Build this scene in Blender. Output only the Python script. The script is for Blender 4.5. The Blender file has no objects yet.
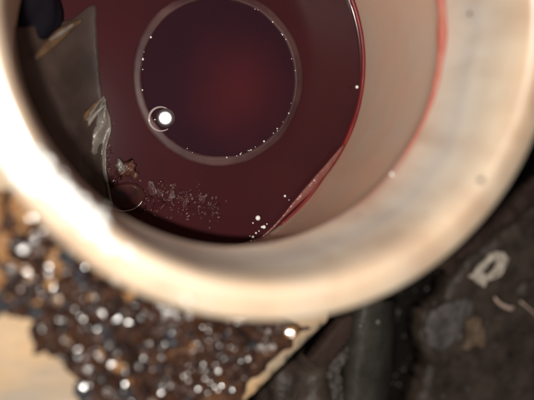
import bpy, bmesh, math, random
import numpy as np
from mathutils import Vector, Matrix, noise
random.seed(7); rng = np.random.default_rng(7)
S = 0.01                                   # everything is authored in centimetres
SC = bpy.context.scene
COL = SC.collection

# ------------------------------------------------------------------ camera
F_PX, CX, CY = 700.0, 267.0, 200.0
CAM_H = 8.6
zw = Vector((196, -89, 700)).normalized()
xw = (Vector((1, 0, 0)) - zw[0] * zw).normalized()
yw = zw.cross(xw)
Mw = Matrix((xw, yw, zw))
cd = bpy.data.cameras.new('camera'); cam = bpy.data.objects.new('camera', cd); COL.objects.link(cam)
cd.sensor_width = 36; cd.lens = F_PX / 534 * 36
cam.matrix_world = Matrix.Translation(Vector((0, 0, CAM_H * S))) @ Mw.to_4x4()
cd.clip_start = 0.002; cd.clip_end = 50
cd.dof.use_dof = True; cd.dof.focus_distance = 7.6 * S; cd.dof.aperture_fstop = 13.5
cd.dof.aperture_blades = 0
SC.camera = cam

# ------------------------------------------------------------------ the lamp beside the lens (its glare shows in the bubble) and dim surroundings
LAMP = Vector((-0.55, -0.36, 8.5)); LAMP_R = .10
w = bpy.data.worlds.new('World'); SC.world = w; w.use_nodes = True
w.node_tree.nodes['Background'].inputs[0].default_value = (.85, .92, 1, 1); w.node_tree.nodes['Background'].inputs[1].default_value = .09
sl = bpy.data.lights.new('lens_lamp', 'POINT'); sl.energy = .27; sl.shadow_soft_size = LAMP_R * S; sl.color = (1, .95, .87)
so = bpy.data.objects.new('lens_lamp', sl); COL.objects.link(so); so.location = LAMP * S
SC.view_settings.view_transform = 'Standard'; SC.view_settings.look = 'None'
SC.view_settings.gamma = 1; SC.view_settings.use_curve_mapping = False; SC.view_settings.exposure = 0
SC.render.engine = 'CYCLES'; SC.cycles.use_denoising = True
SC.cycles.max_bounces = 8; SC.cycles.sample_clamp_indirect = 4; SC.cycles.caustics_reflective = False; SC.cycles.caustics_refractive = False

# ------------------------------------------------------------------ helpers
def P(px, py, z):
    """the point at height z (cm) that stands at this place of the picture plan"""
    d = Mw @ Vector((px - CX, -(py - CY), -F_PX)); t = (z - CAM_H) / d.z
    return (d.x * t, d.y * t, z)

def mesh(name, verts, faces, mats, parent=None, smooth=True, matidx=None, org=(0, 0, 0)):
    me = bpy.data.meshes.new(name)
    o3 = np.array(org, float)
    me.from_pydata([tuple((np.array(v, float) - o3) * S) for v in verts], [], faces)
    for m in (mats if isinstance(mats, (list, tuple)) else [mats]): me.materials.append(m)
    if smooth: me.polygons.foreach_set('use_smooth', [True] * len(me.polygons))
    if matidx is not None: me.polygons.foreach_set('material_index', matidx)
    bm = bmesh.new(); bm.from_mesh(me); bmesh.ops.recalc_face_normals(bm, faces=bm.faces); bm.to_mesh(me); bm.free()
    me.update()
    o = bpy.data.objects.new(name, me); COL.objects.link(o)
    o.location = tuple(o3 * S)
    if parent:
        o.parent = parent; o.location = tuple(o3 * S - np.array(parent.location))
    return o

def empty(name, loc=(0, 0, 0)):
    o = bpy.data.objects.new(name, None); COL.objects.link(o); o.location = tuple(np.array(loc, float) * S)
    o.empty_display_size = .002; return o

def tag(o, label=None, cat=None, group=None, kind=None):
    if label: o['label'] = label
    if cat: o['category'] = cat
    if group: o['group'] = group
    if kind: o['kind'] = kind
    return o

def fbm(x, y, z, sc=1.0, oc=4):
    return noise.fractal(Vector((x * sc, y * sc, z * sc)), 1.0, 2.0, oc)

def mat(name, base, rough=.5, spec=.5, bump=0.0, bscale=8.0, var=0.0, vscale=3.0, col2=None, sss=0, sssr=(1, .5, .3), sssc=.15, stretch=(100, 100, 100),
        coat=0, trans=0, ior=1.45, detail=6, rvar=0, alpha=1, ramp=(.35, .65)):
    m = bpy.data.materials.new(name); m.use_nodes = True; n = m.node_tree.nodes; l = m.node_tree.links
    b = n['Principled BSDF']; b.inputs['Base Color'].default_value = (*base, 1)
    b.inputs['Roughness'].default_value = rough; b.inputs['Specular IOR Level'].default_value = spec
    b.inputs['IOR'].default_value = ior; b.inputs['Transmission Weight'].default_value = trans; b.inputs['Alpha'].default_value = alpha
    b.inputs['Coat Weight'].default_value = coat; b.inputs['Coat Roughness'].default_value = .05
    if sss:
        b.inputs['Subsurface Weight'].default_value = sss; b.inputs['Subsurface Radius'].default_value = sssr
        b.inputs['Subsurface Scale'].default_value = sssc * S
    tc = n.new('ShaderNodeTexCoord'); mp = n.new('ShaderNodeMapping'); mp.inputs['Scale'].default_value = stretch
    l.new(tc.outputs['Object'], mp.inputs[0])
    if col2 is not None:
        t = n.new('ShaderNodeTexNoise'); t.inputs['Scale'].default_value = vscale; t.inputs['Detail'].default_value = detail
        t.inputs['Roughness'].default_value = .62
        l.new(mp.outputs[0], t.inputs['Vector'])
        r = n.new('ShaderNodeValToRGB'); r.color_ramp.elements[0].position = ramp[0]; r.color_ramp.elements[1].position = ramp[1]
        r.color_ramp.elements[0].color = (*base, 1); r.color_ramp.elements[1].color = (*col2, 1)
        l.new(t.outputs[0], r.inputs[0]); l.new(r.outputs[0], b.inputs['Base Color'])
    if bump:
        t2 = n.new('ShaderNodeTexNoise'); t2.inputs['Scale'].default_value = bscale; t2.inputs['Detail'].default_value = 6
        l.new(mp.outputs[0], t2.inputs['Vector'])
        bp = n.new('ShaderNodeBump'); bp.inputs['Strength'].default_value = bump; bp.inputs['Distance'].default_value = .0006
        l.new(t2.outputs[0], bp.inputs['Height']); l.new(bp.outputs[0], b.inputs['Normal'])
    if rvar:
        t3 = n.new('ShaderNodeTexNoise'); t3.inputs['Scale'].default_value = vscale * 1.7
        l.new(mp.outputs[0], t3.inputs['Vector'])
        mr = n.new('ShaderNodeMapRange'); mr.inputs['To Min'].default_value = max(.02, rough - rvar); mr.inputs['To Max'].default_value = rough + rvar
        l.new(t3.outputs[0], mr.inputs[0]); l.new(mr.outputs[0], b.inputs['Roughness'])
    return m

def lathe(name, prof, cen, mats, parent, seg=192, wob=0.0, bul=None):
    """prof: (r, z) list; cen(z) gives the axis; all in cm"""
    V, Fc = [], []
    for r, z in prof:
        c = cen(z)
        for k in range(seg):
            a = 2 * math.pi * k / seg
            rr = r + wob * fbm(math.cos(a) * 1.3, math.sin(a) * 1.3, z * .7, 1.0, 2)
            if bul: rr += bul(a, z) * r / 1.88
            V.append((c[0] + rr * math.cos(a), c[1] + rr * math.sin(a), z))
    for i in range(len(prof) - 1):
        for k in range(seg):
            k2 = (k + 1) % seg
            Fc.append((i * seg + k, i * seg + k2, (i + 1) * seg + k2, (i + 1) * seg + k))
    return mesh(name, V, Fc, mats, parent)

def smooth_prof(pts, n=6):
    """Catmull-Rom through the profile"""
    out = []; p = [np.array(q, float) for q in pts]; p = [2 * p[0] - p[1]] + p + [2 * p[-1] - p[-2]]
    for i in range(1, len(p) - 2):
        for t in np.linspace(0, 1, n, endpoint=False):
            out.append(tuple(.5 * ((2 * p[i]) + (-p[i - 1] + p[i + 1]) * t + (2 * p[i - 1] - 5 * p[i] + 4 * p[i + 1] - p[i + 2]) * t * t
                                   + (-p[i - 1] + 3 * p[i] - 3 * p[i + 1] + p[i + 2]) * t ** 3)))
    out.append(tuple(p[-2])); return out

def tube(name, pts, rads, mats, parent=None, seg=10, flat=1.0, org=None):
    """a tapering tube; flat squeezes it vertically"""
    pts = [Vector(p) for p in pts]; V, Fc = [], []
    for i, p in enumerate(pts):
        d = (pts[min(i + 1, len(pts) - 1)] - pts[max(i - 1, 0)]).normalized()
        s = d.cross(Vector((0, 0, 1)));
        if s.length < 1e-4: s = Vector((1, 0, 0))
        s.normalize(); u = s.cross(d)
        for k in range(seg):
            a = 2 * math.pi * k / seg
            V.append(tuple(p + s * (rads[i] * math.cos(a)) + u * (rads[i] * flat * math.sin(a))))
    for i in range(len(pts) - 1):
        for k in range(seg):
            k2 = (k + 1) % seg; Fc.append((i * seg + k, i * seg + k2, (i + 1) * seg + k2, (i + 1) * seg + k))
    Fc.append(tuple(range(seg))); Fc.append(tuple((len(pts) - 1) * seg + k for k in range(seg)))
    return mesh(name, V, Fc, mats, parent, org=org if org is not None else tuple(pts[0]))

def slab_from_poly(name, poly, ztop, thick, mats, parent=None, rough=.03, nsub=1, bev=.03, zfun=None, freq=6, holes=(), seed=0.0, jag=.0, cell=.12):
    """a chunk with an outline (cm, xy), a gridded uneven top, rounded shoulders and real thickness"""
    def densify(pl):
        q = []
        for i in range(len(pl)):
            a = Vector(pl[i][:2]); b = Vector(pl[(i + 1) % len(pl)][:2]); n = max(1, int((b - a).length / (cell * .6)))
            for k in range(n):
                c = a.lerp(b, k / n)
                if jag: c += Vector((fbm(c.x, c.y, seed, 5), fbm(c.x, c.y, seed + 9, 5))) * jag
                q.append(c)
        return q
    bm = bmesh.new(); zf = zfun or (lambda x, y: ztop)
    outl = densify(poly); loops = [outl] + [densify(h) for h in holes]
    edges = []
    for lp in loops:
        vs = [bm.verts.new((c.x, c.y, 0)) for c in lp]
        edges += [bm.edges.new((vs[i], vs[(i + 1) % len(vs)])) for i in range(len(vs))]
    bmesh.ops.triangle_fill(bm, edges=edges, use_beauty=True)
    xs = [c.x for c in outl]; ys = [c.y for c in outl]
    x = min(xs) + cell
    while x < max(xs):
        bmesh.ops.bisect_plane(bm, geom=bm.verts[:] + bm.edges[:] + bm.faces[:], plane_co=(x, 0, 0), plane_no=(1, 0, 0)); x += cell
    y = min(ys) + cell
    while y < max(ys):
        bmesh.ops.bisect_plane(bm, geom=bm.verts[:] + bm.edges[:] + bm.faces[:], plane_co=(0, y, 0), plane_no=(0, 1, 0)); y += cell
    bm.verts.ensure_lookup_table()
    bnd = {v for e in bm.edges if e.is_boundary for v in e.verts}
    top = bm.verts[:]
    rim_pts = np.array([(c.x, c.y) for lp in loops for c in lp])
    for v in top:
        z = zf(v.co.x, v.co.y) + rough * fbm(v.co.x, v.co.y, seed, freq)
        d = 0 if v in bnd else min(1, float(np.hypot(rim_pts[:, 0] - v.co.x, rim_pts[:, 1] - v.co.y).min()) / (bev * 1.6))
        v.co.z = z - bev * (1 - d) ** 2
    be = [e for e in bm.edges if e.is_boundary]
    r = bmesh.ops.extrude_edge_only(bm, edges=be)
    nv = [g for g in r['geom'] if isinstance(g, bmesh.types.BMVert)]
    for v in nv: v.co.z = v.co.z - thick
    bmesh.ops.holes_fill(bm, edges=[e for e in bm.edges if e.is_boundary], sides=0) if not holes else None
    bmesh.ops.triangulate(bm, faces=bm.faces[:])
    cxm = sum(xs) / len(xs); cym = sum(ys) / len(ys)
    V = [tuple(v.co) for v in bm.verts]; bm.verts.index_update(); Fc = [tuple(v.index for v in f.verts) for f in bm.faces]; bm.free()
    return mesh(name, V, Fc, mats, parent, org=(cxm, cym, ztop - thick))

def PX(lst, z): return [P(a, b, z) for a, b in lst]

_ico = {}
def ico(sub):
    if sub not in _ico:
        bm = bmesh.new(); bmesh.ops.create_icosphere(bm, subdivisions=sub, radius=1)
        bm.verts.ensure_lookup_table()
        _ico[sub] = (np.array([v.co[:] for v in bm.verts]), [tuple(v.index for v in f.verts) for f in bm.faces]); bm.free()
    return _ico[sub]

def lump(name, c, r, mats, parent=None, sub=3, am=.25, freq=1.5, sq=(1, 1, .8), smooth=True, seed=None, rot=None):
    v, f = ico(sub); s = seed if seed is not None else random.random() * 50
    V = []
    for q in v:
        k = 1 + am * noise.noise(Vector((q[0] * freq + s, q[1] * freq, q[2] * freq)))
        p = Vector((q[0] * k * r * sq[0], q[1] * k * r * sq[1], q[2] * k * r * sq[2]))
        if rot: p = Matrix.Rotation(rot, 3, 'Z') @ p
        V.append((c[0] + p.x, c[1] + p.y, c[2] + p.z))
    return mesh(name, V, f, mats, parent, smooth, org=c)

# ------------------------------------------------------------------ materials
def plastic():
    m = mat('cream_plastic', (.6, .5, .4), rough=.42, bump=.35, bscale=2.6, sss=.55, sssr=(1, .62, .40), sssc=.22)
    n = m.node_tree.nodes; l = m.node_tree.links; b = n['Principled BSDF']
    b.inputs['Coat Weight'].default_value = 1; b.inputs['Coat Roughness'].default_value = .33; b.inputs['Coat IOR'].default_value = 2.3
    tc = n.new('ShaderNodeTexCoord'); sx = n.new('ShaderNodeSeparateXYZ'); l.new(tc.outputs['Object'], sx.inputs[0])
    mp = n.new('ShaderNodeMapping'); mp.inputs['Scale'].default_value = (100, 100, 30); l.new(tc.outputs['Object'], mp.inputs[0])
    t = n.new('ShaderNodeTexNoise'); t.inputs['Scale'].default_value = 1.3; t.inputs['Detail'].default_value = 3; l.new(mp.outputs[0], t.inputs[0])
    a = n.new('ShaderNodeMath'); a.operation = 'MULTIPLY_ADD'; a.inputs[1].default_value = .004; l.new(t.outputs[0], a.inputs[0]); l.new(sx.outputs[2], a.inputs[2])
    mr = n.new('ShaderNodeMapRange'); mr.inputs['From Min'].default_value = .0275 + .002; mr.inputs['From Max'].default_value = .0372 + .002; l.new(a.outputs[0], mr.inputs[0])
    r = n.new('ShaderNodeValToRGB'); e = r.color_ramp.elements
    stops = [(0, (.50, .33, .26)), (.1, (.60, .47, .38)), (.25, (.56, .49, .42)), (.42, (.49, .445, .40)), (.52, (.56, .50, .43)), (.66, (.55, .47, .38)), (.85, (.62, .51, .39)), (1, (.62, .46, .32))]
    while len(e) < len(stops): e.new(.5)
    for q, (p, c) in zip(e, stops): q.position = p; q.color = (*c, 1)
    l.new(mr.outputs[0], r.inputs[0])
    t2 = n.new('ShaderNodeTexNoise'); t2.inputs['Scale'].default_value = 2.2; t2.inputs['Detail'].default_value = 5; l.new(mp.outputs[0], t2.inputs[0])
    mx = n.new('ShaderNodeMix'); mx.data_type = 'RGBA'; mx.blend_type = 'MULTIPLY'
    r2 = n.new('ShaderNodeValToRGB'); r2.color_ramp.elements[0].position = .3; r2.color_ramp.elements[0].color = (.78, .70, .66, 1); r2.color_ramp.elements[1].position = .55; r2.color_ramp.elements[1].color = (1, 1, 1, 1)
    l.new(t2.outputs[0], r2.inputs[0]); mx.inputs[0].default_value = 1
    l.new(r.outputs[0], mx.inputs[6]); l.new(r2.outputs[0], mx.inputs[7]); l.new(mx.outputs[2], b.inputs['Base Color'])
    return m
M_PL = plastic()
M_LOW = mat('pinkish_wall', (.56, .36, .265), rough=.4, col2=(.52, .39, .31), vscale=1.1, detail=3, bump=.1, bscale=3, sss=.3, sssc=.15)  # lower wall coloured pinker than the neck
M_STAIN = mat('red_stain', (.36, .075, .05), rough=.5, col2=(.40, .14, .10), vscale=3, sss=.3, sssc=.08)
M_LIQ = mat('dark_red_liquid', (.035, .0096, .0118), rough=.14, col2=(.044, .0098, .0125), vscale=.8, detail=2, ior=1.35, spec=.3)
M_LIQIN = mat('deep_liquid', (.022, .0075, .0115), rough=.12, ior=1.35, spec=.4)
def red_glow():
    # red glow painted into the pool's colour, right of the middle
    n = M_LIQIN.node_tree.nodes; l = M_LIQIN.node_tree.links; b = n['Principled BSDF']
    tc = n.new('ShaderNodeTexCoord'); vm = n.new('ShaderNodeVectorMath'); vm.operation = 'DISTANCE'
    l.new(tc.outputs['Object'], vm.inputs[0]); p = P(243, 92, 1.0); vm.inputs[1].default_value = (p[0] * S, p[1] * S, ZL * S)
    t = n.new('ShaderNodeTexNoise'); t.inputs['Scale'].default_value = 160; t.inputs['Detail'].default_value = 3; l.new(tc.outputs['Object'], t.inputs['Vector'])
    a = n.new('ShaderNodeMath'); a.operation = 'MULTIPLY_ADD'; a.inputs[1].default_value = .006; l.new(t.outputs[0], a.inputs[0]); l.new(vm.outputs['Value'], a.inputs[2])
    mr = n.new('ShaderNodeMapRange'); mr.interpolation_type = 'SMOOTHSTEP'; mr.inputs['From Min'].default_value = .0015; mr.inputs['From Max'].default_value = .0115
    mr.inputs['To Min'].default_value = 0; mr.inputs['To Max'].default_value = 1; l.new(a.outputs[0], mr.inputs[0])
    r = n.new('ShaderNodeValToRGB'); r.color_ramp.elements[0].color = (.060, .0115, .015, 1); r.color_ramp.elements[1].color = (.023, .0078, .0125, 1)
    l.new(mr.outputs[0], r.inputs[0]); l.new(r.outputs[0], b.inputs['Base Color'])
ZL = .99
red_glow()
M_RED = mat('thin_red_liquid', (.17, .012, .012), rough=.35, col2=(.12, .011, .012), vscale=3, ior=1.35, spec=.4)
M_RING = mat('ring_plastic', (.040, .014, .016), rough=.5, spec=.25, col2=(.085, .042, .040), vscale=1.1, detail=4, ramp=(.38, .62))
M_SKIN = mat('pinkish_skin', (.16, .045, .04), rough=.25, col2=(.20, .08, .065), vscale=3, bump=.3, bscale=8)
M_REFL = mat('smoky_reflection', (.034, .022, .018), rough=.4, col2=(.075, .047, .042), vscale=1.3, detail=4, bump=.3, bscale=3, alpha=.7)  # reflection on the liquid put into the colour of an added sheet
M_PALE = mat('pale_patch', (.12, .10, .088), rough=.3, col2=(.24, .21, .185), vscale=5, bump=.3, bscale=8, alpha=.75)
M_GOLD = mat('amber_glint', (.17, .10, .052), rough=.3, col2=(.08, .045, .026), vscale=7, alpha=.55)  # amber glints of the reflection put into the streak colour
M_BLACK = mat('corner_shade', (.005, .004, .007), rough=.8, spec=.1)  # black colour in place of the shade in the corner
M_DROP = mat('clear_drop', (.95, .95, .95), rough=.03, trans=1, ior=1.33)
M_FOAM = mat('white_bubble', (.8, .78, .75), rough=.1, spec=.8)
M_BUB = mat('bubble_rim', (.35, .28, .28), rough=.08, spec=.8, ior=1.5)
M_CHIPB = mat('brown_chip', (.05, .018, .014), rough=.3, col2=(.11, .045, .030), vscale=14, bump=.4, bscale=20)
M_PALEF = mat('pale_fleck', (.042, .013, .014), rough=.45, spec=.3, col2=(.075, .030, .028), vscale=8)
M_SLAB = mat('pale_wood', (.50, .32, .17), rough=.5, stretch=(30, 110, 100), col2=(.30, .24, .18), ramp=(.42, .62), vscale=1.1, detail=5, bump=.3, bscale=4)
M_CR0 = mat('dark_crumb', (.009, .005, .004), rough=.23, col2=(.028, .011, .007), vscale=9, spec=1)
M_CR1 = mat('brown_crumb', (.028, .011, .006), rough=.26, col2=(.055, .021, .010), vscale=9, spec=1)
M_CR2 = mat('rust_crumb', (.22, .10, .04), rough=.2, col2=(.32, .18, .08), vscale=9, spec=1)
M_CR3 = mat('slate_crumb', (.03, .03, .035), rough=.2, spec=1)
M_WETP = mat('glare_pale_lump', (.50, .36, .22), rough=.25, col2=(.34, .20, .10), vscale=4, bump=.6, bscale=10, spec=1)
M_GRD = mat('black_ground', (.004, .0025, .002), rough=.8, spec=.2, col2=(.008, .0055, .004), vscale=4, bump=.5, bscale=8)
M_SLATE = mat('dark_slate', (.030, .020, .015), rough=.5, spec=.4, col2=(.085, .060, .046), vscale=3, detail=10, bump=.5, bscale=7, ramp=(.38, .7))
M_BLUE = mat('grey_flake', (.055, .046, .043), rough=.5, spec=.3, col2=(.14, .12, .115), vscale=7, detail=8, bump=.7, bscale=12)
M_TAN = mat('tan_patch', (.10, .062, .040), rough=.6, spec=.3, col2=(.18, .12, .08), vscale=9, bump=.6, bscale=15)
M_TAG = mat('ivory_scrap', (.42, .35, .28), rough=.5, col2=(.62, .54, .45), vscale=12, bump=.5, bscale=16)
M_CURL = mat('pink_curl', (.40, .27, .21), rough=.3, col2=(.55, .40, .33), vscale=10)
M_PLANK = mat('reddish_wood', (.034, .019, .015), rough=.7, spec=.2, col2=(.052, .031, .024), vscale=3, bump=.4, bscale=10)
M_TUBE = mat('smoky_tube', (.026, .022, .017), rough=.45, spec=.4, col2=(.062, .053, .043), vscale=1.8, detail=4, bump=.2, bscale=5)
M_SHARD = mat('grainy_shard', (.04, .032, .027), rough=.3, col2=(.12, .10, .09), vscale=14, detail=8, bump=.9, bscale=22)

# ------------------------------------------------------------------ ground
gv, gf = [], []; N = 90
for j in range(N + 1):
    for i in range(N + 1):
        x = -10 + 26 * i / N; y = -12 + 24 * j / N
        gv.append((x, y, .05 * fbm(x, y, 0, 2.2) - .03))
for j in range(N):
    for i in range(N):
        a = j * (N + 1) + i; gf.append((a, a + 1, a + N + 2, a + N + 1))
g = mesh('ground', gv, gf, M_GRD); tag(g, kind='structure')

# ------------------------------------------------------------------ the cup
def cen(z):
    zz = [0, 1.0, 2.8, 3.7, 4]; cx_ = [1.385, 1.385, 1.41, 1.57, 1.57]; cy_ = [.5, .5, .67, .697, .697]
    return (float(np.interp(z, zz, cx_)), float(np.interp(z, zz, cy_)))
cup = empty('cup', (1.45, .6, 0))
tag(cup, 'round cream plastic cup with thick glossy rim holding dark red liquid', 'cup')
outer = smooth_prof([(1.98, .02), (2.02, .1), (2.04, 1.2), (2.06, 2.6), (2.10, 3.1), (2.18, 3.38), (2.25, 3.50), (2.284, 3.58), (2.278, 3.63), (2.25, 3.662), (2.16, 3.688),
                     (2.07, 3.698), (2.01, 3.67), (1.970, 3.58), (1.94, 3.42), (1.91, 3.2), (1.875, 2.98), (1.85, 2.86), (1.835, 2.80), (1.832, 2.77), (1.838, 2.75)], 6)
lathe('rim_and_neck', outer, cen, M_PL, cup, 224, .012)
lower = smooth_prof([(1.838, 2.75), (1.845, 2.72), (1.865, 2.55), (1.875, 2.1), (1.88, 1.6), (1.878, 1.2), (1.875, .95), (1.84, .6), (1.7, .4), (1.2, .34), (.3, .33)], 6)
def bulge(a, z=1.0):
    d = math.degrees(a) % 360
    return float(np.interp(d, [200, 215, 245, 272, 285, 300, 318, 325], [0, .05, .15, .21, .20, .10, 0, 0])) * float(np.interp(z, [0, 1.2, 2.3, 2.7], [1, 1, .25, 0]))
lathe('lower_wall', lower, cen, M_LOW, cup, 192, .008, bulge)
# red line dried on the step of the neck, thick on the right, thinning towards the bottom
pts, rad = [], []
c0 = cen(2.8)
for a in np.linspace(55, -97, 90):
    ar = math.radians(a); r = 1.840 + .006 * fbm(a * .05, 0, 3, 2)
    pts.append((c0[0] + r * math.cos(ar), c0[1] + r * math.sin(ar), 2.815))
    k = float(np.interp(a, [-97, -70, -45, -25, 0, 55], [.001, .002, .005, .022, .046, .052])); rad.append(k * (1 + .2 * fbm(a * .1, 1, 0, 1.5, )))
tube('red_stain', pts, rad, M_STAIN, cup, 8)
# base ring
cr = (1.583, .348)
V, Fc = [], []; seg = 200; prof = [(.850, .99), (.856, 1.008), (.872, 1.016), (.888, 1.012), (.915, 1.010), (.935, 1.006), (.950, .996), (.955, .98)]
for r, z in prof:
    for k in range(seg):
        a = 2 * math.pi * k / seg; rr = r + .012 * fbm(math.cos(a) * 2, math.sin(a) * 2, r * 9, 1, 4)
        V.append((cr[0] + rr * math.cos(a), cr[1] + rr * math.sin(a), z))
for i in range(len(prof) - 1):
    for k in range(seg):
        k2 = (k + 1) % seg; Fc.append((i * seg + k, i * seg + k2, (i + 1) * seg + k2, (i + 1) * seg + k))
o = mesh('base_ring', V, Fc, M_RING, cup)
# specks in the plastic
M_SPECK = mat('brown_speck', (.07, .05, .035), rough=.6)
def on_neck(px, py, off=0.0):
    """march down the ray of that pixel until it meets the neck"""
    for z in np.arange(3.80, 2.8, -.004):
        p = P(px, py, z); c = cen(z); r = math.hypot(p[0] - c[0], p[1] - c[1])
        ri = float(np.interp(z, [2.8, 2.86, 2.98, 3.2, 3.42, 3.6, 3.69, 3.714, 3.72], [1.835, 1.85, 1.875, 1.91, 1.94, 1.975, 2.02, 2.08, 2.15]))
        if r > ri: return (p[0], p[1], z + off)
    return P(px, py, 3.8)
for px, py, r in [(470, 14, .020), (481, 180, .024), (450, 60, .007), (426, 215, .012), (330, 300, .008), (505, 92, .009)]:
    lump('speck', on_neck(px, py), r, M_SPECK, cup, 2, .3)

# ------------------------------------------------------------------ the red liquid
lc = (1.385, .50); ZL = .99
liq = empty('red_liquid', (lc[0], lc[1], ZL)); tag(liq, 'dark red liquid filling the bottom of the cream cup', 'liquid')
V, Fc = [(lc[0], lc[1], ZL)], []; seg = 180; rings = [.4, .8, 1.2, 1.5, 1.7, 1.78, 1.82, 1.85, 1.875]
zz = [0, 0, 0, 0, 0, .0, .002, .008, .03]
for r, dz in zip(rings, zz):
    for k in range(seg):
        a = 2 * math.pi * k / seg; rq = r; r = r + bulge(a) * r / 1.88; V.append((lc[0] + r * math.cos(a), lc[1] + r * math.sin(a), ZL + dz)); r = rq
for k in range(seg): Fc.append((0, 1 + k, 1 + (k + 1) % seg))
for i in range(len(rings) - 1):
    for k in range(seg):
        k2 = (k + 1) % seg; Fc.append((1 + i * seg + k, 1 + i * seg + k2, 1 + (i + 1) * seg + k2, 1 + (i + 1) * seg + k))
mesh('surface', V, Fc, M_LIQ, liq)
# pool inside the ring, a little darker
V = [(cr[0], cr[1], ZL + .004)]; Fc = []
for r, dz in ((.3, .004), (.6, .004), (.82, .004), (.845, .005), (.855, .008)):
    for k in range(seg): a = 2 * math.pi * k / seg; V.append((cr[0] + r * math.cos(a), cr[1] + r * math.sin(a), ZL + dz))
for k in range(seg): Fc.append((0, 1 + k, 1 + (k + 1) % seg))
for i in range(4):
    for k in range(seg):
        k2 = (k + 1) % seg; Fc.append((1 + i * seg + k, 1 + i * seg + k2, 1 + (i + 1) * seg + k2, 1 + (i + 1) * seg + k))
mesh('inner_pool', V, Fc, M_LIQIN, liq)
# meniscus climbing the wall
pts, rad = [], []
for a in np.linspace(60, -64, 90):
    ar = math.radians(a); r = 1.862 + bulge(ar)
    pts.append((lc[0] + r * math.cos(ar), lc[1] + r * math.sin(ar), ZL + .06)); rad.append(.032 * (1 + .2 * fbm(a * .08, 0, 5, 1.3)) * float(np.interp(a, [-64, -45, 40, 60], [.5, 1, 1, .8])))
tube('meniscus', pts, rad, M_RED, liq, 10, .9)
# skin folded up against the wall at the lower right of the liquid
sk = [P(344, 145, 1.10), P(327, 168, 1.09), P(310, 188, 1.08), P(292, 207, 1.08), P(274, 227, 1.08), P(255, 244, 1.08)]
tube('skin_fold', smooth3 := [tuple(np.array(sk[i]) * (1 - t) + np.array(sk[i + 1]) * t) for i in range(5) for t in (0, .25, .5, .75)] + [sk[-1]],
     [.012 + .035 * math.sin(math.pi * min(1, i / 14)) * 1 for i in range(21)], M_SKIN, liq, 10, .35)

# ------------------------------------------------------------------ added sheet standing in for the reflection on the left
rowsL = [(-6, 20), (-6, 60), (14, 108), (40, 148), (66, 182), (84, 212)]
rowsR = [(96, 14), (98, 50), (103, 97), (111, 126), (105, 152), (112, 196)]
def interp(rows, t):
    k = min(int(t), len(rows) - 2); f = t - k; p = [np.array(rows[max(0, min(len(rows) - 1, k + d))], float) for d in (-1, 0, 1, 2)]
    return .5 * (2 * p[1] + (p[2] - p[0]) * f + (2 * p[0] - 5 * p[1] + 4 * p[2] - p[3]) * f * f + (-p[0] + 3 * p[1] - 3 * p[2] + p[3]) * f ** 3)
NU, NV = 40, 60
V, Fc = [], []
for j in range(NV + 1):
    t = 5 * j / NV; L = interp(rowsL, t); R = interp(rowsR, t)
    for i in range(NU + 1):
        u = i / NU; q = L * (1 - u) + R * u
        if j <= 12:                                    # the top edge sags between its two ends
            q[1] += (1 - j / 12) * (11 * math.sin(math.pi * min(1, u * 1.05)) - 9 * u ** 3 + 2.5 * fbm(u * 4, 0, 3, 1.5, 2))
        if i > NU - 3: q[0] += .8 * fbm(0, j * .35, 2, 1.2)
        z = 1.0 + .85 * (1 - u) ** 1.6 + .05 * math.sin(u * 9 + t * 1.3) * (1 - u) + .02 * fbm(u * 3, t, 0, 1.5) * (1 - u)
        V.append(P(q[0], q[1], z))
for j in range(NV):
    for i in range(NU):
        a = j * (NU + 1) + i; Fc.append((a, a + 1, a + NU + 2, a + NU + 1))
refl_sheet = mesh('reflection_sheet', V, Fc, M_REFL)
md = refl_sheet.modifiers.new('t', 'SOLIDIFY'); md.thickness = .00012; md.offset = -1
tag(refl_sheet, 'smoky sheet added for the reflection at the left of the liquid', 'reflection sheet')
def refl_z(px): return 1.03 + .85 * (1 - min(1, max(0, px / 100))) ** 1.6
def refl_streak(name, pl, rr, m, lift=.05, flat=.6):  # streaks added on the sheet for its glossy reflected lines
    pts = []
    for i in range(len(pl) - 1):
        for t in np.linspace(0, 1, 6, endpoint=False):
            q = interp(pl, i + t); pts.append(P(q[0], q[1], refl_z(q[0]) + lift))
    pts.append(P(*pl[-1], refl_z(pl[-1][0]) + lift)); n = len(pts)
    return tube(name, pts, [rr * (.12 + math.sin(math.pi * (i + .5) / n)) for i in range(n)], m, refl_sheet, 8, flat, org=(0, 0, 0))
refl_streak('refl_streak', [(36, 58), (50, 44), (64, 31), (82, 20)], .050, M_GOLD, .012, .22)
refl_streak('refl_streak', [(50, 40), (62, 32), (74, 24)], .020, M_PALE, .03, .3)
refl_streak('refl_streak', [(73, 148), (78, 130), (88, 113), (103, 97)], .026, M_GOLD, .035, .3)
refl_streak('refl_streak', [(78, 158), (83, 134), (94, 116), (106, 104)], .020, M_PALE, .035, .4)
pl_ = [(104, 96), (89, 113), (78, 134), (74, 152), (79, 176), (92, 203)]; pr_ = [(105, 99), (109, 114), (111, 128), (106, 150), (107, 175), (113, 204)]
V, Fc = [], []
for j in range(61):
    t = 5 * j / 60; L = interp(pl_, min(t, 4.999)); Q = interp(pr_, min(t, 4.999))
    for i in range(31):
        u = i / 30; q = L * (1 - u) + Q * u; q[0] += .7 * fbm(u * 2, t * 2, 7, 1, 3) * (1 if i > 27 else .3)
        z = refl_z(q[0]) + .02 + .035 * math.sin(u * 8.5 + t * 1.1 + .8 * fbm(u, t, 3, 1.1, 2)) * min(1, 6 * u * (1 - u) + .2) + .012 * fbm(u * 3, t * 2, 0, 1.4)
        V.append(P(q[0], q[1], max(z, 1.01)))
for j in range(60):
    for i in range(30):
        a = j * 31 + i; Fc.append((a, a + 1, a + 32, a + 31))
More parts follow.
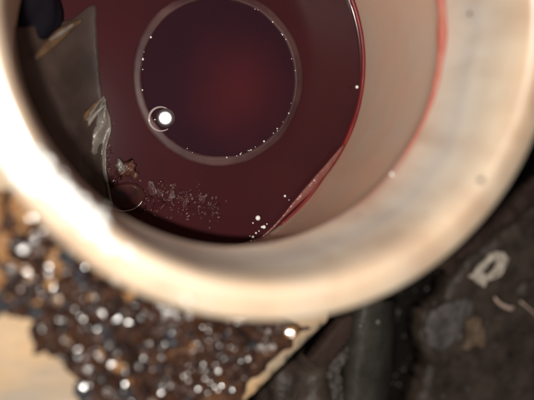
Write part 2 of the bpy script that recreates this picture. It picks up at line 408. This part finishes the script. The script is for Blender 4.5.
pf = mesh('pale_patch', V, Fc, M_PALE, refl_sheet); md = pf.modifiers.new('t', 'SOLIDIFY'); md.thickness = .0001; md.offset = -1  # added sheet for the paler part of the reflection
pf.location = -Vector(refl_sheet.location)
b = lump('shade_blob', P(14, 2, 1.25), .44, M_BLACK, None, 4, .3, 1.5, (1, 1, .45))  # black lump added for the shadowed hole at the upper left
tag(b, 'black clot standing in for a shadowed hole at the upper left of the cup', 'blob')

# ------------------------------------------------------------------ bubbles and debris in the liquid
# big bubble; its cap is tilted to mirror the lamp's glare
bp = Vector(P(161, 119, ZL + .012))
bub = empty('large_bubble', bp); tag(bub, 'largest bubble with bright glare, against the inside of the pale ring', 'bubble')
pts = []
for k in range(33):
    a = math.radians(55 + 250 * k / 32); pts.append((bp.x + .128 * math.cos(a), bp.y + .128 * math.sin(a), bp.z + .006))
tube('bubble_wall', pts, [.011 * (.5 + .8 * math.sin(math.pi * k / 32)) for k in range(33)], M_BUB, bub, 8)
q = Vector(P(165, 118, ZL + .014)); vdir = (Vector((0, 0, CAM_H)) - q).normalized(); nrm = (vdir + (LAMP - q).normalized()).normalized()
V, Fc = [tuple(q)], []; sx_ = nrm.cross(Vector((0, 1, 0))).normalized(); sy_ = nrm.cross(sx_)
for i, r in enumerate((.03, .06, .085, .105)):
    for k in range(40):
        a = 2 * math.pi * k / 40; V.append(tuple(q + sx_ * r * math.cos(a) + sy_ * r * math.sin(a) + nrm * (r * r * .012 - max(0, r - .086) * .9)))
for k in range(40): Fc.append((0, 1 + k, 1 + (k + 1) % 40))
for i in range(3):
    for k in range(40): k2 = (k + 1) % 40; Fc.append((1 + i * 40 + k, 1 + i * 40 + k2, 1 + (i + 1) * 40 + k2, 1 + (i + 1) * 40 + k))
# lift so that the tilted cap's low side is still on the pool
V = [(v[0], v[1], v[2] + .02) for v in V]
M_CAP = mat('bubble_cap', (.022, .010, .014), rough=.42, ior=1.5, spec=1, coat=1)
mesh('bubble_cap', V, Fc, M_CAP, bub)

def small(name, px, py, z, r, m, label, cat, group=None, sub=2, **k):
    o = lump(name, P(px, py, z), r, m, None, sub, **k); tag(o, label, cat, group); return o
# bubbles strung along the ring
ringb = []
for k in range(32):
    a = random.choice([random.uniform(150, 250), random.uniform(150, 250), random.uniform(20, 75), random.uniform(-60, 20), random.uniform(250, 300)])
    ar = math.radians(a); r = .853 + random.uniform(-.012, .012)
    ringb.append((cr[0] + r * math.cos(ar), cr[1] + r * math.sin(ar), 1.012, random.choice([.004, .005, .006, .008, .011])))
for x, y, z, r in ringb:
    o = lump('tiny_bubble', (x, y, z), r, M_FOAM, None, 2, .05)
    tag(o, 'tiny white bubble sitting on the inner edge of the pale ring', 'bubble', 'tiny bubbles strung along the pale ring')
for px, py, r, lb in [(258, 218, .030, 'largest of the white bubbles at the lower end of the skin fold'), (264, 227, .021, 'bubble on the right flank of the skin fold, second largest'),
                      (285, 196, .014, 'lone small bubble halfway along the skin fold'), (357, 87, .020, 'bright drop on the red edge at the right of the liquid')]:
    small('white_bubble', px, py, 1.10, r, M_FOAM, lb, 'bubble', am=.08)
for px, py, r in [(253, 223, .009), (267, 224, .008), (256, 233, .011), (253, 237, .016), (262, 227, .014), (251, 241, .012), (255, 241, .009), (259, 231, .008), (289, 200, .006), (250, 236, .006)]:
    small('tiny_bubble', px, py, 1.09, r, M_FOAM, 'tiny glinting bubble clustered at the lower tip of the skin fold', 'bubble', 'bubbles at the tip of the skin fold', am=.1)
for px, py, r, lb in [(392, 175, .020, 'tiny white drop on the red line below the right wall')]:
    p = on_neck(px, py); o = lump('white_drop', (p[0] - .01, p[1] + .01, 2.84), r, M_FOAM, None, 2, .1, sq=(.7, 1, 1)); tag(o, lb, 'drop')

# chip and debris at the lower left of the liquid
chip = empty('brown_chip', P(127, 168, 1.0)); tag(chip, 'glossy brown chip standing out of the liquid near the lower left edge', 'chip')
lump('body', P(127, 169, 1.03), .085, M_CHIPB, chip, 3, .9, 2.2, (1.2, .7, .8), rot=.8)
lump('pale_crest', P(121, 166, 1.07), .05, M_PALE, chip, 3, .8, 2.0, (.8, 1.2, .7), rot=.3)
lump('lobe', P(135, 175, 1.02), .04, M_CHIPB, chip, 2, .6, 2)
o = lump('dark_bubble', P(124, 197, .98), .20, mat('dark_bubble', (.025, .008, .008), rough=.08, col2=(.05, .016, .015), vscale=5, ior=1.4), None, 4, .12, 1.2, (1.15, .8, .45), rot=.1)
tag(o, 'dark glassy bubble at the lower left edge of the liquid', 'bubble')
pts = [P(124 + 20 * math.cos(math.radians(a)), 194 + 17 * math.sin(math.radians(a)), 1.04) for a in range(25, 150, 8)]
tube('bubble_edge', pts, [.007] * len(pts), M_BUB, o, 6, org=(0, 0, 0))
V, Fc, mi = [], [], []
def add_lump(c, r, sub, k, sq=(1, 1, 1), am=.5):
    v, f = ico(sub); b0 = len(V); s = random.random() * 90
    rot = Matrix.Rotation(random.random() * 6.28, 3, 'Z') @ Matrix.Rotation(random.uniform(-.6, .6), 3, 'X')
    for q in v:
        kk = 1 + am * noise.noise(Vector((q[0] * 1.6 + s, q[1] * 1.6, q[2] * 1.6)))
        p = rot @ Vector((q[0] * sq[0] * r * kk, q[1] * sq[1] * r * kk, q[2] * sq[2] * r * kk)); V.append((c[0] + p.x, c[1] + p.y, c[2] + p.z))
    for t in f: Fc.append(tuple(b0 + i for i in t)); mi.append(k)
for i in range(420):
    t = random.random(); px = 108 + 112 * t + random.gauss(0, 5); py = 205 - 12 * math.sin(t * 3) + random.gauss(0, 9) + 8 * t
    if i % 4 == 0: px = random.gauss(107, 2.5); py = random.uniform(120, 190)
    add_lump(P(px, py, .995), random.choice([.004, .006, .009, .014]) * (1.1 if i % 4 else .9), 2, random.choice([0, 1, 1, 1, 1, 2, 2]), (1.7, 1, .22), .5)
for px, py, rr, k in [(150, 190, .075, 1), (160, 192, .05, 1), (170, 196, .06, 1), (179, 200, .05, 1), (188, 203, .06, 1), (200, 199, .05, 1), (112, 178, .08, 2), (138, 204, .10, 2), (160, 207, .08, 2), (175, 186, .04, 1)]:
    add_lump(P(px, py, .985), rr, 3, k, (1.2, .9, .16), .8)
o = mesh('sediment', V, Fc, [M_CHIPB, M_PALEF, M_LIQ], None, True, mi); tag(o, 'pinkish brown flecks of sediment floating along the lower left edge', 'sediment', kind='stuff')
# drops on the lower left rim, coloured white for their glare
for px, py, r, lb in [(110, 246, .05, 'glare-white drop on the lower left rim, the largest'), (128, 252, .035, 'glare-white drop just right of the largest rim drop'), (86, 232, .03, 'glare-white drop just left of the largest rim drop'), (187, 300, .022, 'single glare-white drop low on the outer rim')]:
    p = on_neck(px, py); o = lump('water_drop', (p[0], p[1], p[2]), r, M_FOAM, None, 3, .05, sq=(1, 1, .55)); tag(o, lb, 'drop', 'glare-white drops on the rim')

# white bumps added to extend the lamp's glare along the left rim
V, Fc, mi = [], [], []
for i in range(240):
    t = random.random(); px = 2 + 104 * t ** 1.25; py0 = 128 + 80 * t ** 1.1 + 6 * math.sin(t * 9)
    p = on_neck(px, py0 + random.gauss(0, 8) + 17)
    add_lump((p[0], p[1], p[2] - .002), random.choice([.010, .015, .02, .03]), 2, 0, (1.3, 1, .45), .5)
o = mesh('glare_bumps', V, Fc, [mat('glare_white', (.85, .84, .82), rough=.28, spec=1)], None, True, mi); tag(o, 'white bumps added for the glare along the left side of the rim', 'glare_bumps', kind='stuff')
V, Fc, mi = [], [], []
for i in range(130):
    a = random.random() * 6.28; r = 1.75 * math.sqrt(random.random())
    add_lump((lc[0] + r * math.cos(a), lc[1] + r * math.sin(a), ZL + .005), random.choice([.002, .003, .004]), 1, 0, (random.uniform(1, 3), 1, .5), .4)
o = mesh('dust', V, Fc, [M_PALEF], None, True, mi); tag(o, 'faint pinkish dust floating on the red liquid', 'dust', kind='stuff')

# ------------------------------------------------------------------ pale block with crumbly crust, lower left
ZS = 2.6
arc = []
ca = (1.55, .70)
for a in np.linspace(188, 288, 24): arc.append((ca[0] + 2.40 * math.cos(math.radians(a)), ca[1] + 2.40 * math.sin(math.radians(a))))
e1 = P(330, 322, ZS); e2 = P(240, 410, ZS)
dx, dy = e2[0] - e1[0], e2[1] - e1[1]
poly = arc + [(e1[0], e1[1]), (e2[0], e2[1]), (e2[0] + dx * 2.2, e2[1] + dy * 2.2), (-4.2, -5.0), (-4.2, .4)]
blk = slab_from_poly('pale_block', poly, ZS, 2.57, M_SLAB, None, .03, bev=.06, freq=1.5, cell=.14)
tag(blk, 'pale beige block beside the lower left of the cup, crusted on top', 'block')
reg = [(-30, 190), (0, 196), (30, 212), (60, 240), (100, 270), (150, 296), (220, 300), (306, 326), (276, 352), (246, 384), (226, 425), (82, 425), (78, 362), (66, 352), (42, 344), (40, 326), (22, 312), (-30, 300)]
def inside(x, y, pl):
    c = False
    for i in range(len(pl)):
        x1, y1 = pl[i]; x2, y2 = pl[i - 1]
        if (y1 > y) != (y2 > y) and x < (x2 - x1) * (y - y1) / (y2 - y1) + x1: c = not c
    return c
regw = PX(reg, ZS)
crust = slab_from_poly('crust', regw, ZS + .15, .20, mat('brown_crust', (.035, .015, .009), rough=.22, spec=.9, col2=(.13, .055, .024), vscale=1.8, detail=8, bump=.8, bscale=8, ramp=(.5, .7)), None, .09, bev=.06, freq=3.2, cell=.06, jag=.05)
tag(crust, 'wet brown crust spread over the top of the pale block', 'crust')
V, Fc, mi = [], [], []; n = 0; tries = 0
while n < 3800 and tries < 80000:
    tries += 1
    px = random.uniform(-28, 320); py = random.uniform(192, 424)
    if not inside(px + (10 if px > 190 else 0) + random.gauss(0, 4), py + random.gauss(0, 4), reg): continue
    d = fbm(px * .02, py * .02, 4, 1.0, 3)
    if px > 140 and random.random() < .5: continue
    if (abs(px - 160) < 45 and abs(py - 308 - (px - 160) * .12) < 7) or math.hypot(px - 36, (py - 284) * 1.3) < 17:
        if random.random() < .85: continue
    if d < -.10 and random.random() < .75: continue
    r = random.choice([.014, .018, .024, .030, .045, .07]) * random.uniform(.8, 1.3)
    k = random.choices([0, 1, 2, 3], [.46, .38, .04, .12])[0]
    if px < 60 and py < 310 and random.random() < .3: k = 2
    if px > 140 and random.random() < .35: k = 1
    if px > 140 and r > .03: r *= .7
    add_lump(P(px, py, ZS + .13 + .10 * max(0, d) + r * .4 + random.uniform(0, .04)), r, 2 if r > .035 else 1, k, (1, random.uniform(.7, 1), random.uniform(.5, .9)), .6); n += 1
for px, py, r in [(14, 212, .10), (27, 224, .13), (40, 236, .12), (52, 246, .10), (22, 242, .09), (36, 222, .08), (62, 256, .07), (10, 228, .08), (46, 262, .06)]:  # pale lumps added where the lamp washes out the block
    add_lump(P(px, py, ZS + .10), r, 3, 4, (1, .9, .6), .7)
o = mesh('crumbs', V, Fc, [M_CR0, M_CR1, M_CR2, M_CR3, M_WETP], None, False, mi); tag(o, 'wet dark brown crumbs heaped over the crusted block', 'crumbs', kind='stuff')

# ------------------------------------------------------------------ dark debris on the ground, lower right
def chunk(name, pl, z, th, m, label, cat, **k):
    o = slab_from_poly(name, PX(pl, z), z, th, m, None, **k); tag(o, label, cat); return o
chunk('slate_slab', [(424, 316), (446, 300), (450, 284), (468, 262), (500, 236), (560, 190), (600, 300), (600, 440), (405, 440), (418, 404), (430, 366), (421, 340)],
      .42, .45, M_SLATE, 'large dark slate slab with mottled top at the lower right', 'slab', rough=.05, freq=2, bev=.07, jag=.015, cell=.07, seed=3)
chunk('grey_flake', [(428, 318), (446, 303), (470, 298), (476, 306), (466, 322), (462, 340), (444, 352), (430, 345), (425, 330)], .47, .06, M_BLUE,
      'bluish grey stone flake lying on the left edge of the slate slab', 'flake', rough=.04, freq=6, bev=.02, jag=.05, cell=.05, seed=5)
chunk('tan_flake', [(466, 322), (474, 314), (484, 322), (487, 338), (486, 350), (476, 346), (470, 351), (462, 349), (468, 338)], .48, .06, M_TAN,
      'tan crumbly flake in the middle of the slate slab', 'flake', rough=.05, freq=8, bev=.02, jag=.06, cell=.04, seed=8)
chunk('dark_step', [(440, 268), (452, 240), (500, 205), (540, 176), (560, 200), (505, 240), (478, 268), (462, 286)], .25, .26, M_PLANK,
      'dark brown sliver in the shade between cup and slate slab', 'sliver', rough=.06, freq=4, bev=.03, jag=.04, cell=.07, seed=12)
chunk('ivory_scrap', [(471, 277), (482, 266), (490, 257), (498, 252), (504, 253), (510, 258), (509, 263), (507, 269), (500, 276), (493, 280), (490, 282), (486, 288), (480, 284)],
      .56, .06, M_TAG, 'small ivory scrap with an oblong hole, above the pink curl', 'scrap', rough=.03, freq=9, bev=.012, jag=.035, cell=.03, seed=15,
      holes=[PX([(483, 272.5), (495, 259.5), (499, 264), (487.5, 277)], .56), PX([(493.5, 276.5), (502, 268), (504, 270.5), (496, 277.5)], .56)])
o = tube('pink_curl', [P(*q, .54) for q in [(494.5, 297), (497, 301), (501, 304.5), (506, 307), (510, 308.5), (514, 307)]], [.014, .022, .026, .032, .036, .022], M_CURL, None, 10)
tag(o, 'short pinkish curl lying below the ivory scrap', 'curl')
sh = empty('broken_shard', P(528, 298, .45)); tag(sh, 'pale edged broken shard at the right edge of the picture', 'shard')
slab = slab_from_poly('plate', PX([(519, 292), (524, 284), (536, 281), (548, 290), (548, 318), (534, 313), (524, 304)], .51), .51, .08, M_SLATE, sh, .03, bev=.02, cell=.05)
for pl, rr in (([(518, 300), (517, 290), (523, 283), (534, 281)], .010), ([(521, 294), (528, 293), (537, 296)], .008), ([(520, 301), (526, 306), (534, 313), (540, 318)], .014)):
    tube('pale_edge', [P(*q, .54) for q in pl], [rr] * len(pl), M_CURL if rr > .012 else M_BLUE, sh, 6)
chunk('reddish_stick', [(310, 362), (342, 320), (352, 316), (361, 326), (326, 373)], .70, .30, M_PLANK, 'flat reddish brown stick pointing out from under the cup', 'stick', rough=.02, freq=5, bev=.02, cell=.06, seed=20)
chunk('grainy_shard', [(326, 374), (358, 335), (366, 330), (366, 352), (352, 358), (342, 372), (345, 402), (332, 402), (328, 384)], .72, .30, M_SHARD,
      'grainy grey shard along the lower side of the reddish stick', 'shard', rough=.05, freq=9, bev=.02, jag=.04, cell=.04, seed=22)
# smoky rounded tube standing beside them
V, Fc = [], []; NR = 26
for j in range(NR + 1):
    t = j / NR; c = np.array([372, 300]) * (1 - t) + np.array([360, 425]) * t
    half = 26 + 3 * math.sin(t * 3)
    for i in range(17):
        u = -1 + i / 8; z = .85 * (1 - abs(u) ** 2.6) ** .5 if abs(u) < 1 else 0.0
        V.append(P(c[0] + half * u + 1.5 * fbm(u, t * 3, 0, 1.2, 2), c[1], max(.02, z + .02 * fbm(u * 2, t * 6, 1, 1))))
for j in range(NR):
    for i in range(16): a = j * 17 + i; Fc.append((a, a + 1, a + 18, a + 17))
Fc.append(tuple(range(17))); Fc.append(tuple(NR * 17 + i for i in range(17)))
o = mesh('smoky_tube', V, Fc, M_TUBE); tag(o, 'thick smoky grey tube lying below the cup, right of the stick', 'tube')
M_BEAD = mat('grey_bead', (.10, .09, .08), rough=.5)
for px, py, r, lb in [(361, 326, .035, 'clear bead left of the other under the cup rim'), (378, 322, .04, 'clear bead right of the other under the cup rim')]:
    o = lump('clear_bead', P(px, py, .87), r, M_BEAD, None, 2, .1); tag(o, lb, 'bead', 'clear beads on the smoky tube')
o = lump('dark_stone', P(300, 392, .45), .52, M_SLATE, None, 4, .35, 1.3, (1, 1, .8)); tag(o, 'rounded dark stone half hidden at the bottom edge, right of the block', 'stone')
V, Fc, mi = [], [], []
for i in range(900):
    px = random.uniform(250, 590); py = random.uniform(190, 425)
    z = .43 if (px > 432 and py > 300) else .02
    add_lump(P(px, py, z), random.uniform(.006, .035), 1, random.choices([0, 1, 2], [.15, .75, .1])[0], (1, 1, .6), .8)
o = mesh('grit', V, Fc, [M_GRD, M_SLATE, M_BLUE], None, False, mi); tag(o, 'dark grit scattered over the ground and slate', 'grit', kind='stuff')
